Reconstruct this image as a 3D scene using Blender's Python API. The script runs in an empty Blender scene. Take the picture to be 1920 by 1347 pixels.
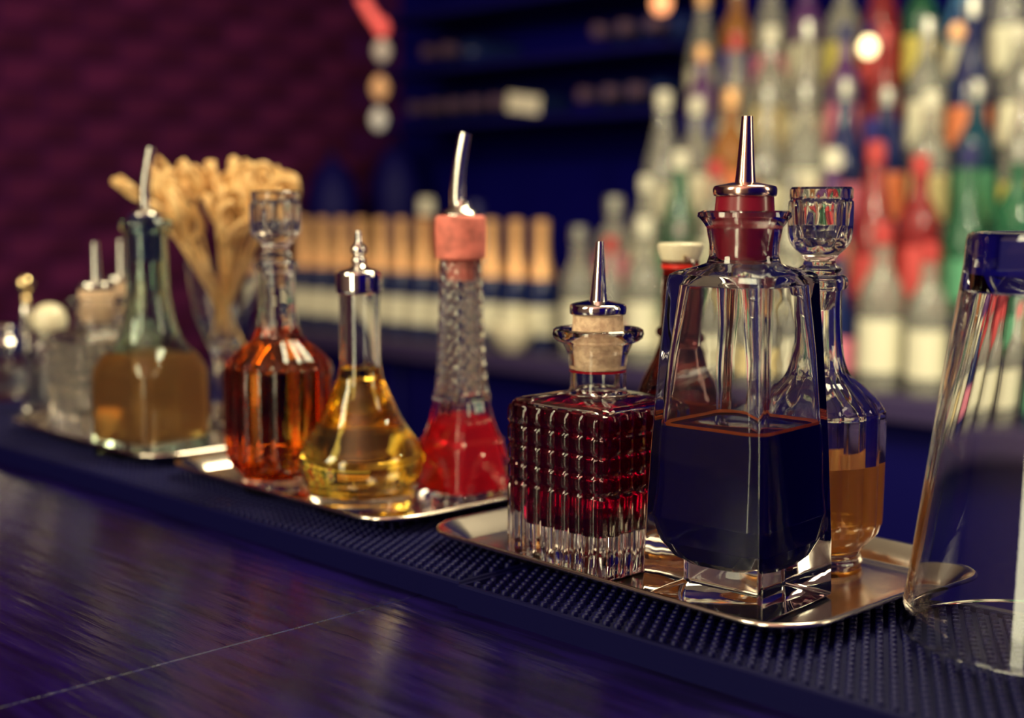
import bpy, math, random
from mathutils import Vector
random.seed(7)
R = math.radians
S = bpy.context.scene
COL = S.collection
# ------------------------------------------------------------------ camera, world, lights, exposure
Z0 = 1.06            # height of the bar mat's top above the floor
HC = 0.193           # camera above the mat
FPX, HOR = 2500.0, 385.0
PITCH = math.atan((673.5 - HOR) / FPX)
cam = bpy.data.cameras.new('camera'); camo = bpy.data.objects.new('camera', cam); COL.objects.link(camo)
camo.location = (0, 0, Z0 + HC); camo.rotation_euler = (math.pi / 2 - PITCH, 0, 0)
cam.sensor_width = 36; cam.lens = FPX / 1920 * 36; cam.clip_start = .02; cam.clip_end = 60
cam.dof.use_dof = True; cam.dof.focus_distance = .655; cam.dof.aperture_fstop = 4.0
S.camera = camo
W = bpy.data.worlds.new('world'); S.world = W; W.use_nodes = True
W.node_tree.nodes['Background'].inputs[0].default_value = (.006, .002, .090, 1)
W.node_tree.nodes['Background'].inputs[1].default_value = 1.0
S.view_settings.view_transform = 'Standard'; S.view_settings.look = 'None'
S.view_settings.exposure = 0; S.view_settings.gamma = 1
try: S.view_settings.use_curve_mapping = False
except Exception: pass
S.cycles.max_bounces = 20; S.cycles.transmission_bounces = 18; S.cycles.glossy_bounces = 6
S.cycles.diffuse_bounces = 3; S.cycles.transparent_max_bounces = 8; S.cycles.sample_clamp_indirect = 5
S.cycles.caustics_reflective = True; S.cycles.caustics_refractive = True; S.cycles.blur_glossy = .3
def lamp(name, loc, tgt, sx, sy, power, col):
    l = bpy.data.lights.new(name, 'AREA'); l.shape = 'RECTANGLE'; l.size = sx; l.size_y = sy; l.energy = power; l.color = col
    o = bpy.data.objects.new(name, l); COL.objects.link(o); o.location = loc
    o.rotation_euler = (Vector(tgt) - Vector(loc)).to_track_quat('-Z', 'Y').to_euler(); return o
WARM = (1, .86, .50)
lamp('front_strip_light', (-1.35, -1.45, Z0 + .72), (.0, .75, Z0 + .60), .45, 2.1, 30, (1, .93, .60))  # added unseen strip light, puts white stripes on the chrome spouts
lamp('window_light', (-1.9, -.3, Z0 + 1.25), (.0, .75, Z0 + .08), .55, 1.1, 34, (1, .93, .60))
lamp('ceiling_panel', (.5, 1.25, Z0 + 1.5), (.0, .85, Z0), .9, .5, 33, (1, .90, .58))
lamp('side_panel', (1.9, .3, Z0 + .8), (.1, .75, Z0 + .1), .35, .9, 9, (1, .85, .55))
for sx_, sy_ in ((1.1, .9), (.55, 1.35), (.1, 1.7)):
    lamp('shelf_glint_light', (sx_, sy_, Z0 + .85), (sx_ + .25, sy_ + 1.6, Z0 - .05), .07, .07, 6.0, (1, .90, .62))  # small unseen lights added for sharp glints on the shelf bottles
lamp('fill_uplight', (-.6, -1.2, Z0 + .9), (-.6, -1.3, Z0 + 2), .8, .8, 55, (1, .72, .55))  # added unseen lamp, bounces soft warm fill off the ceiling
lamp('wall_light', (-.8, 2.0, Z0 + 1.4), (-.9, 3.9, Z0 + .3), .6, .3, 4, (1, .55, .40))

# ------------------------------------------------------------------ helpers
cp, sp = math.cos(PITCH), math.sin(PITCH)
def ray(px, py):
    a = (px - 960) / FPX; b = -(py - 673.5) / FPX
    return a, cp + b * sp, -sp + b * cp
def P(px, py, z=0.0):                        # point of the plane z (above the mat) that lies on a sight line
    a, y, zz = ray(px, py); t = (z - HC) / zz; return a * t, y * t
def ZA(py, Y): a, y, zz = ray(960, py); return HC + zz / y * Y       # height above the mat at distance Y
def dep(Y, z): return Y * cp + (HC - z) * sp
def RW(w, Y, z=.1): return w / 2 / FPX * dep(Y, z)
BU = Vector((-.702, .712, 0)); BV = Vector((.712, .702, 0))          # along the bar (away left), across it (away right)
def UV(u, v, z=0.0): p = BU * u + BV * v; return Vector((p.x, p.y, Z0 + z))
BANG = math.atan2(BU.y, BU.x)
def onV(px, v):
    t = (px - 960) / FPX; Y = v / (.712 * t + .702); X = t * Y; return -.702 * X + .712 * Y
def tag(o, label=None, cat=None, group=None, kind=None):
    if label: o['label'] = label
    if cat: o['category'] = cat
    if group: o['group'] = group
    if kind: o['kind'] = kind
    return o
def empty(name, loc, rz=0):
    o = bpy.data.objects.new(name, None); COL.objects.link(o); o.location = loc; o.rotation_euler = (0, 0, rz)
    o.empty_display_size = .02; return o
def thing(name, label, cat, loc, rz=0, group=None): return tag(empty(name, loc, rz), label, cat, group)
def link(name, me, parent=None, loc=None, rot=None):
    o = bpy.data.objects.new(name, me); COL.objects.link(o)
    if parent: o.parent = parent
    if loc is not None: o.location = loc
    if rot is not None: o.rotation_euler = rot
    return o
def support(rings, d0=.0005):                # hold the shading of long straight walls next to tight bends
    k = len(rings[0]) // 7; C = [Vector(q[k]) for q in rings]; out = [rings[0]]
    def lerp(a, b, t): return [tuple(Vector(p) * (1 - t) + Vector(q) * t) for p, q in zip(a, b)]
    for i in range(1, len(rings)):
        a, b = C[i - 1], C[i]; d = b - a; L_ = d.length
        if L_ > .003:
            if i > 1 and (a - C[i - 2]).length > 1e-6 and d.angle(a - C[i - 2]) > R(12): out.append(lerp(rings[i - 1], rings[i], d0 / L_))
            if i < len(rings) - 1 and (C[i + 1] - b).length > 1e-6 and d.angle(C[i + 1] - b) > R(12): out.append(lerp(rings[i - 1], rings[i], 1 - d0 / L_))
        out.append(rings[i])
    return out
class MB:
    def __init__(s): s.v = []; s.f = []
    def loft(s, rings, close=True, cap0=True, cap1=True, loop=False):
        if not loop and len(rings) > 2: rings = support(rings)
        b = len(s.v); n = len(rings[0])
        for r in rings: s.v += [tuple(p) for p in r]
        m = len(rings)
        for i in range(m if loop else m - 1):
            j = (i + 1) % m
            for k in range(n if close else n - 1):
                q = (k + 1) % n
                s.f.append((b + i * n + k, b + i * n + q, b + j * n + q, b + j * n + k))
        if not loop:
            if cap0: s.f.append(tuple(b + k for k in range(n))[::-1])
            if cap1: s.f.append(tuple(b + (m - 1) * n + k for k in range(n)))
        return s
    def lathe(s, prof, n=48, c=(0, 0), fl=None):
        rings = []
        for z, r in prof:
            ring = []
            for k in range(n):
                a = 2 * math.pi * k / n; rr = max(r, 1e-5) * (fl(a, z) if fl else 1)
                ring.append((c[0] + rr * math.cos(a), c[1] + rr * math.sin(a), z))
            rings.append(ring)
        return s.loft(rings)
    def tube(s, pts, rad, n=10, cap=True):
        pts = [Vector(p) for p in pts]; rings = []; up = Vector((.12, .31, .94)).normalized()
        for i, p in enumerate(pts):
            d = (pts[min(i + 1, len(pts) - 1)] - pts[max(i - 1, 0)]).normalized()
            x = d.cross(up)
            if x.length < .15: x = d.cross(Vector((1, 0, 0)))
            x.normalize()
            if i and x.dot(px_) < 0: x = -x
            px_ = x; y = d.cross(x).normalized(); r = rad[i] if isinstance(rad, (list, tuple)) else rad
            rings.append([p + (x * math.cos(2 * math.pi * k / n) + y * math.sin(2 * math.pi * k / n)) * r for k in range(n)])
        return s.loft(rings, cap0=cap, cap1=cap)
    def box(s, x0, x1, y0, y1, z0, z1, b=0.0):
        if b <= 0:
            return s.loft([[(x0, y0, z), (x1, y0, z), (x1, y1, z), (x0, y1, z)] for z in (z0, z1)])
        def ring(i, z):
            q = i
            return [(x0 + q + b, y0 + q, z), (x1 - q - b, y0 + q, z), (x1 - q, y0 + q + b, z), (x1 - q, y1 - q - b, z),
                    (x1 - q - b, y1 - q, z), (x0 + q + b, y1 - q, z), (x0 + q, y1 - q - b, z), (x0 + q, y0 + q + b, z)]
        return s.loft([ring(b, z0), ring(0, z0 + b), ring(0, z1 - b), ring(b, z1)])
    def mesh(s, name, mat, smooth=35):
        me = bpy.data.meshes.new(name); me.from_pydata(s.v, [], s.f); me.update()
        import bmesh
        bm = bmesh.new(); bm.from_mesh(me); bmesh.ops.recalc_face_normals(bm, faces=bm.faces[:]); bm.to_mesh(me); bm.free()
        if mat: me.materials.append(mat)
        if smooth:
            me.polygons.foreach_set('use_smooth', [True] * len(me.polygons))
            me.set_sharp_from_angle(angle=R(smooth))
        return me
    def obj(s, name, mat, parent=None, smooth=35, **k): return link(name, s.mesh(name, mat, smooth), parent, **k)
def cat(pr, k=5):                            # smooth curve through (z, r) points
    if k <= 1: return pr
    out = []
    for i in range(len(pr) - 1):
        p0 = pr[max(i - 1, 0)]; p1 = pr[i]; p2 = pr[i + 1]; p3 = pr[min(i + 2, len(pr) - 1)]
        for j in range(k):
            t = j / k
            out.append(tuple(.5 * (2 * p1[a] + (p2[a] - p0[a]) * t + (2 * p0[a] - 5 * p1[a] + 4 * p2[a] - p3[a]) * t * t + (3 * p1[a] - p0[a] - 3 * p2[a] + p3[a]) * t ** 3) for a in range(len(p1))))
    return out + [pr[-1]]
def rsq(hx, hy, c, z, m=6, off=None):        # rounded rectangle ring; m points per corner and per side; off(face, s) pushes outward
    c = min(c, hx * .999, hy * .999); pts = []
    cor = [(1, 1, 0), (-1, 1, 90), (-1, -1, 180), (1, -1, 270)]
    for i, (sx, sy, a0) in enumerate(cor):
        for j in range(m + 1):
            a = R(a0 + 90 * j / m); d = off(i, None, z) if off else 0
            pts.append((sx * (hx - c) + (c + d) * math.cos(a), sy * (hy - c) + (c + d) * math.sin(a), z))
    return pts

# ------------------------------------------------------------------ materials
def newmat(name):
    m = bpy.data.materials.new(name); m.use_nodes = True; nt = m.node_tree; return m, nt, nt.nodes, nt.links
def pbr(name, col, rough=.5, metal=0, trans=0, ior=1.5, coat=0, noise=0, nscale=20, bump=0, bscale=60, stretch=None, sss=0, spec=None, var=0, emit=None, col2=None, estr=1):
    m, nt, N, L = newmat(name); b = N['Principled BSDF']
    b.inputs['Base Color'].default_value = (*col, 1); b.inputs['Roughness'].default_value = rough
    b.inputs['Metallic'].default_value = metal; b.inputs['Transmission Weight'].default_value = trans; b.inputs['IOR'].default_value = ior
    b.inputs['Coat Weight'].default_value = coat; b.inputs['Coat Roughness'].default_value = .05
    if spec is not None: b.inputs['Specular IOR Level'].default_value = spec
    if sss: b.inputs['Subsurface Weight'].default_value = sss; b.inputs['Subsurface Radius'].default_value = (.01, .005, .003)
    if emit: b.inputs['Emission Color'].default_value = (*emit, 1); b.inputs['Emission Strength'].default_value = estr
    if noise or bump or var:
        tc = N.new('ShaderNodeTexCoord'); mp = N.new('ShaderNodeMapping'); L.new(tc.outputs['Object'], mp.inputs[0])
        if stretch: mp.inputs['Scale'].default_value = stretch
    if noise or var:
        tn = N.new('ShaderNodeTexNoise'); tn.inputs['Scale'].default_value = nscale; tn.inputs['Detail'].default_value = 6; L.new(mp.outputs[0], tn.inputs[0])
        mx = N.new('ShaderNodeMix'); mx.data_type = 'RGBA'
        c2 = col2 or tuple(x * (1 - noise) for x in col)
        mx.inputs[6].default_value = (*col, 1); mx.inputs[7].default_value = (*c2, 1)
        rp = N.new('ShaderNodeValToRGB'); rp.color_ramp.elements[0].position = .4; rp.color_ramp.elements[1].position = .62
        L.new(tn.outputs[0], rp.inputs[0]); L.new(rp.outputs[0], mx.inputs[0])
        if var:
            oi = N.new('ShaderNodeObjectInfo'); hs = N.new('ShaderNodeHueSaturation'); mr = N.new('ShaderNodeMapRange')
            mr.inputs[3].default_value = 1 - var; mr.inputs[4].default_value = 1 + var
            L.new(oi.outputs['Random'], mr.inputs[0]); L.new(mr.outputs[0], hs.inputs['Value']); L.new(mx.outputs[2], hs.inputs['Color']); L.new(hs.outputs[0], b.inputs['Base Color'])
        else: L.new(mx.outputs[2], b.inputs['Base Color'])
    if bump:
        bn = N.new('ShaderNodeTexNoise'); bn.inputs['Scale'].default_value = bscale; bn.inputs['Detail'].default_value = 5; L.new(mp.outputs[0], bn.inputs[0])
        bp = N.new('ShaderNodeBump'); bp.inputs['Strength'].default_value = bump; bp.inputs['Distance'].default_value = .002
        L.new(bn.outputs[0], bp.inputs['Height']); L.new(bp.outputs[0], b.inputs['Normal'])
    return m
def glass(name, col=(.97, .97, .97), ior=1.5, rough=0, bump=0, bscale=25):
    m, nt, N, L = newmat(name); N.remove(N['Principled BSDF']); g = N.new('ShaderNodeBsdfGlass')
    g.inputs['Color'].default_value = (*col, 1); g.inputs['IOR'].default_value = ior; g.inputs['Roughness'].default_value = rough
    L.new(g.outputs[0], N['Material Output'].inputs['Surface'])
    if bump:
        tc = N.new('ShaderNodeTexCoord'); bn = N.new('ShaderNodeTexNoise'); bn.inputs['Scale'].default_value = bscale; L.new(tc.outputs['Object'], bn.inputs[0])
        bp = N.new('ShaderNodeBump'); bp.inputs['Strength'].default_value = bump; bp.inputs['Distance'].default_value = .004
        L.new(bn.outputs[0], bp.inputs['Height']); L.new(bp.outputs[0], g.inputs['Normal'])
    return m
def cloudy(name, gcol, dcol, mix, ior=1.36):  # tinted liquid with some suspended matter
    m, nt, N, L = newmat(name); N.remove(N['Principled BSDF']); g = N.new('ShaderNodeBsdfGlass')
    g.inputs['Color'].default_value = (*gcol, 1); g.inputs['IOR'].default_value = ior; g.inputs['Roughness'].default_value = .02
    t = N.new('ShaderNodeBsdfTranslucent'); d = N.new('ShaderNodeBsdfDiffuse')
    t.inputs[0].default_value = (*dcol, 1); d.inputs[0].default_value = (*dcol, 1)
    a = N.new('ShaderNodeMixShader'); a.inputs[0].default_value = .5; L.new(t.outputs[0], a.inputs[1]); L.new(d.outputs[0], a.inputs[2])
    b = N.new('ShaderNodeMixShader'); b.inputs[0].default_value = mix; L.new(g.outputs[0], b.inputs[1]); L.new(a.outputs[0], b.inputs[2])
    L.new(b.outputs[0], N['Material Output'].inputs['Surface']); return m
NAVY = (.0015, .0005, .085)
M = dict(
    glass=glass('clear_glass'), waveglass=glass('uneven_glass', bump=.09, bscale=30), greenglass=glass('pale_green_glass', (.86, .95, .90)),
    pinkglass=glass('pink_glass', (.66, .46, .46)), stopglass=glass('stopper_glass', (.98, .97, .96)),
    steel=pbr('polished_steel', (.78, .74, .68), .16, 1), chrome=pbr('chrome', (.86, .82, .78), .06, 1), traysteel=pbr('tray_steel', (.80, .70, .62), .17, 1, bump=.05, bscale=40),
    copper=pbr('copper_toned_metal', (.80, .52, .44), .16, 1), brass=pbr('brass', (.85, .65, .35), .2, 1),
    cork=pbr('pale_cork', (.86, .62, .40), .65, noise=.5, nscale=260, bump=.4, bscale=300, col2=(.62, .40, .26)),
    pinkcork=pbr('stained_cork', (.90, .24, .18), .7, noise=.4, nscale=90, bump=.4, bscale=200),
    redrubber=pbr('dark_red_rubber', (.22, .008, .022), .3, coat=.4), navyrubber=pbr('black_rubber_stopper', (.006, .004, .07), .4),
    mat=pbr('black_rubber_mat', (.001, .0006, .036), .6, spec=.12), matnub=pbr('rubber_nub', (.002, .0015, .055), .5, spec=.22), roomwall=pbr('mauve_plaster', (.50, .36, .34), .9, spec=.1), ceilpaint=pbr('cream_ceiling_paint', (.62, .54, .42), .9, spec=.1),
    wood=pbr('dark_stained_wood', (.007, .0025, .06), .20, noise=.6, nscale=14, bump=.28, bscale=22, stretch=(1, 9, 1), spec=.38),
    dark=pbr('dark_painted_wood', NAVY, .6, spec=.2), darkwall=pbr('dark_wall_paint', (.0015, .0005, .13), .9, spec=.1),
    brick=pbr('dark_red_brick', (.090, .011, .060), .9, noise=.5, nscale=6, bump=.5, bscale=30, var=.18, spec=.1), mortar=pbr('mortar', (.055, .007, .07), .95, spec=.1),
    counter=pbr('grey_counter_edge', (.045, .03, .10), .5), white=pbr('white_ceramic', (.86, .78, .56), .22, coat=.3),
    redgasket=pbr('red_rubber_gasket', (.75, .03, .02), .4), wire=pbr('bail_wire', (.55, .5, .45), .25, 1),
    bamboo=pbr('bamboo', (.92, .62, .27), .45, noise=.4, nscale=60, col2=(.72, .42, .16)),
    paper=pbr('white_paper', (.9, .85, .68), .7),
    liq_black=pbr('black_liquid', (.002, .001, .05), .06, spec=.3), liq_rim=cloudy('meniscus_liquid', (.7, .2, .06), (.6, .16, .06), .6),
    liq_plum=cloudy('plum_red_liquid', (.34, .012, .08), (.16, .002, .035), .25), liq_amber=glass('amber_liquid', (.86, .36, .06), 1.36),
    liq_yellow=glass('golden_liquid', (1, .83, .33), 1.36), liq_red=cloudy('bright_red_liquid', (1, .14, .18), (1, .05, .11), .38),
    liq_brown=cloudy('cloudy_brown_liquid', (.95, .60, .36), (.80, .36, .17), .36), liq_orange=cloudy('cloudy_orange_liquid', (.90, .60, .25), (.75, .33, .10), .50),
    liq_rose=cloudy('rose_liquid', (.8, .12, .15), (.6, .05, .08), .4), liq_milk=cloudy('cloudy_clear_liquid', (.97, .96, .92), (.95, .90, .80), .08),
)

# ------------------------------------------------------------------ room
def slab(name, p0, p1, mat, parent=None):    # box in bar coordinates: (u, v, z) corners, z above the mat
    mb = MB(); mb.box(p0[0], p1[0], p0[1], p1[1], p0[2], p1[2]); me = mb.mesh(name, mat, 0)
    o = link(name, me, parent)
    if not parent: o.location = (0, 0, Z0); o.rotation_euler = (0, 0, BANG); 
    return o
# local frame: x = u, y = -v  (rotation by BANG takes x to BU and y to -BV)
def B(name, u0, u1, v0, v1, z0, z1, mat, parent=None, b=0.0):
    mb = MB(); mb.box(u0, u1, -v1, -v0, z0, z1, b); o = link(name, mb.mesh(name, mat, 0), parent)
    if not parent: o.location = (0, 0, Z0); o.rotation_euler = (0, 0, BANG)
    return o
def frame_thing(name, label, ctg, group=None): return thing(name, label, ctg, (0, 0, Z0), BANG, group)
tag(B('floor', -2.5, 3.6, -2.2, 3.0, -Z0 - .1, -Z0, M['dark']), kind='structure')
tag(B('wall_back', -2.5, 3.6, 2.86, 3.0, -Z0, 2.2, M['darkwall']), kind='structure')
tag(B('ceiling', -2.5, 3.6, -2.2, 3.0, 2.2, 2.3, M['ceilpaint']), kind='structure')
tag(B('wall_front', -2.5, 3.6, -2.3, -2.2, -Z0, 2.2, M['roomwall']), kind='structure')
tag(B('ceiling_front', -2.5, 3.4, -2.2, .4, 2.17, 2.1999, M['roomwall']), kind='structure')  # unseen lighter ceiling slab over the front room, added for warm fill
wl = tag(B('wall_left', 3.42, 3.6, -2.2, 2.86, -Z0, 2.2, M['mortar']), kind='structure')
bm_ = MB(); bm_.box(-.008, .0, -.108, .108, -.034, .034, .003); bme = bm_.mesh('brick', M['brick'], 0)
bm_.__init__(); bm_.box(-.014, .0, -.052, .052, -.033, .033, .003); bhalf = bm_.mesh('brick_half', M['brick'], 0)
nb = 0
for r in range(18):
    z = -.22 + r * .076
    for c in range(9):
        v = .95 + c * .226 + (.113 if r % 2 else 0)
        if v + .108 > 2.85: continue
        o = link('brick', bme, wl, loc=(3.42 + random.uniform(-.002, .003), -v, z)); nb += 1
# wainscot under the bricks
tag(B('trim_1', 3.34, 3.42, -2.2, 2.86, -Z0, -.30, M['dark']), kind='structure')

# ------------------------------------------------------------------ bar top
bar = frame_thing('bar_counter', 'long dark stained wooden bar top running under the black rubber mats', 'bar counter')
WZ = -.0135
jx, jy = P(400, 1220, WZ); ju = (BU.x * jx + BU.y * jy)
edges = [ju - 1.75, ju - .85, ju, ju + .62, ju + 1.24, ju + 1.86, ju + 2.4]
for a, b in zip(edges, edges[1:]):
    B('plank', a + .0003, b - .0003, -.12, .66, WZ - .04, WZ, M['wood'], bar, .0005)
B('counter_body', edges[0] + .02, edges[-1] - .02, -.04, .62, -Z0, WZ - .0405, M['dark'], bar)

# ------------------------------------------------------------------ rubber mats
def bar_mat(u0, u1, v0, v1, label):
    t = frame_thing('bar_mat', label, 'bar mat', 'black rubber bar mats')
    mb = MB()
    L_, W_ = u1 - u0, v1 - v0; cx, cy = (u0 + u1) / 2, -(v0 + v1) / 2
    rings = []
    for d, z in ((0, WZ), (0, -.0018), (.0008, -.0008), (.0030, -.0008), (.0040, -.0030)):
        rings.append([(cx + sx * (L_ / 2 - d), cy + sy * (W_ / 2 - d), z) for sx, sy in ((-1, -1), (1, -1), (1, 1), (-1, 1))])
    mb.loft(rings); mb.obj('base', M['mat'], t, 20)
    nb_ = MB(); p = .0068; i = 0; y = v0 + .0085
    while y < v1 - .006:
        x = u0 + .008 + (p / 2 if i % 2 else 0)
        while x < u1 - .006:
            nb_.loft([[(x + r * math.cos(k * math.pi / 3), -y + r * math.sin(k * math.pi / 3), z) for k in range(6)] for r, z in ((.0021, -.0031), (.0019, -.0004), (.0013, 0))], cap0=False)
            x += p
        y += p * .86; i += 1
    tag(nb_.obj('nubs', M['matnub'], t, 50), kind='stuff')
mx_, my_ = P(858, 1092); mu = BU.x * mx_ + BU.y * my_
bar_mat(mu - .62, mu - .0008, .449, .612, 'black rubber bar mat with raised nubs under the front tray and upturned glass')
bar_mat(mu + .0008, mu + 1.1, .4515, .612, 'black rubber bar mat with raised nubs under the middle and far left trays')

# ------------------------------------------------------------------ trays
def tray(c, bearing, label):
    t = thing('serving_tray', label, 'tray', (c[0], c[1], Z0 + .0002), R(90 + bearing), 'small steel serving trays')
    mb = MB(); L_, W_, r = .131, .0875, .030
    pr = [(.022, .0), (.018, .0003), (.012, .0038), (.004, .0082), (.0016, .0088), (.0002, .0086), (0, .0094), (.0006, .0103), (.0018, .0106), (.0032, .0100), (.0045, .0094), (.010, .0062), (.0135, .0040), (.0165, .0016), (.021, .0010)]
    rings = [rsq(L_ - d, W_ - d, max(r - d, .004), z, 8) for d, z in pr]
    mb.loft(rings); mb.obj('tray_body', M['traysteel'], t, 50)
    return t
T3 = (.097, .7095); T2 = (-.101, .910); T1 = (-.2905, 1.109)
tray(T3, 42, 'rounded steel tray nearest the camera, under the black liquid bottle')
tray(T2, 43, 'rounded steel tray in the middle, under the round golden flask')
tray(T1, 43, 'rounded steel tray at the far left, under the squat green glass bottle')
TZ = .0013           # top of a tray's floor

# ------------------------------------------------------------------ pourers
def dasher(t, z, r_cap, h_cap, rb, rt, h, metal, x=0, y=0, lean=(0, 0)):
    """domed metal cap with a tapering spout"""
    pr = cat([(z - .0002, r_cap * .90), (z, r_cap * .97), (z + .0012, r_cap), (z + h_cap * .62, r_cap), (z + h_cap * .85, r_cap * .93), (z + h_cap, r_cap * .66), (z + h_cap * 1.12, rb * 1.25)], 3)
    c = MB().lathe(pr, 48, (x, y)).obj('pourer_cap', metal, t, 45)
    pts = []; rr = []
    for i in range(9):
        q = i / 8; pts.append((x + lean[0] * q, y + lean[1] * q, z + h_cap * .9 + (h - h_cap * .9) * q)); rr.append(rb + (rt - rb) * q ** .85)
    pts.append((pts[-1][0], pts[-1][1], pts[-1][2] - .0002)); rr.append(rt * .72); pts.append((pts[-1][0], pts[-1][1], pts[-1][2] - .008)); rr.append(rt * .70)
    mb = MB(); rings = [[(p[0] + r * math.cos(k * math.pi / 12), p[1] + r * math.sin(k * math.pi / 12), p[2]) for k in range(24)] for p, r in zip(pts, rr)]
    mb.loft(rings); mb.obj('spout', metal, t, 40)
def curved_spout(t, path, rad, metal):
    mb = MB(); mb.tube(cat(path, 6), [rad[0] + (rad[1] - rad[0]) * i / (len(cat(path, 6)) - 1) for i in range(len(cat(path, 6)))], 14); return mb.obj('spout', metal, t, 40)

# ------------------------------------------------------------------ 1. tapered square bottle with black liquid
fx, fy = P(1425, 1178, TZ)
ub = Vector((-math.sin(R(48)), math.cos(R(48)))); vb = Vector((ub.y, -ub.x))
s1 = .0675; c1 = Vector((fx, fy)) + (ub + vb) * s1 / 2
Yb = c1.y
t = thing('sauce_bottle', 'tall tapered square glass bottle half full of black liquid, dark red stopper and copper spout', 'bottle', (c1.x, c1.y, Z0 + TZ), R(48))
h1 = s1 / 2
zt = ZA(517, Yb - .03) - TZ
def zb(py, Y=Yb): return ZA(py, Y) - TZ
rn = RW(134, Yb, .17); rl = RW(176, Yb, .19)
zl = zb(403)
outer = [(0, h1 - .0015, .003), (.0015, h1, .0022), (.03, h1 * .985, .0022), (.08, h1 * .925, .0022), (.12, h1 * .858, .0024), (zt - .016, h1 * .812, .0026), (zt - .004, h1 * .797, .0030),
         (zt - .0008, h1 * .780, .0036), (zt + .0008, h1 * .72, .006), (zt + .0026, h1 * .60, .012), (zt + .0045, rn * 1.04, rn * 1.04), (zt + .008, rn * .97, rn), (zl - .014, rn * .97, rn), (zl - .006, rn * 1.06, rn * 1.06), (zl - .0025, rl * .93, rl), (zl - .001, rl, rl), (zl + .0012, rl * .985, rl), (zl + .002, rl * .9, rl)]
rin = rn - .0020
inner = [(zl + .0015, rin * 1.1, rin * 1.1), (zl - .004, rin, rin), (zt + .005, rin * .97, rin), (zt - .0018, h1 * .56, .014), (zt - .006, h1 * .68, .010), (.12, h1 * .858 - .0032, .007), (.08, h1 * .925 - .0032, .006), (.056, h1 * .955 - .0034, .007), (.042, h1 * .92, .009), (.030, h1 * .84, .012), (.0225, h1 * .68, .014), (.0195, h1 * .5, .012), (.0185, h1 * .2, .006)]
MB().loft([rsq(h, h, c, z, 8) for z, h, c in outer + inner]).obj('glass_body', M['waveglass'], t, 50)
zliq = .0865
liq = [p for p in inner if p[0] < zliq][::-1]
q = [(z, h + .0005, c) for z, h, c in liq] + [(zliq, h1 * .914 - .0027, .0065), (zliq + .0002, h1 * .89 - .0032, .0065), (zliq - .0007, h1 * .85 - .0032, .006)]
MB().loft([rsq(h, h, c, z, 8) for z, h, c in q]).obj('liquid', M['liq_black'], t, 50)
hm = h1 * .914 - .0027
MB().loft([rsq(a, a, .009, z, 8) for a, z in ((hm + .0002, zliq + .0001), (hm + .0002, zliq + .0016), (hm - .0006, zliq + .0012), (hm - .0018, zliq + .0004))], loop=True).obj('meniscus', M['liq_rim'], t, 50)
zc = zb(368); zs = zb(345)
MB().lathe([(zb(492), rin * .80), (zb(489), rin * .86), (zl - .004, rin + .0002), (zl + .001, rin * 1.02), (zl + .002, RW(112, Yb, .2)), (zc, RW(108, Yb, .2))], 40).obj('stopper', M['redrubber'], t)
dasher(t, zc, RW(119, Yb, .2), zs - zc, RW(40, Yb, .2), RW(21, Yb, .22), zb(218) - zc, M['copper'], lean=(.0006, 0))

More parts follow.
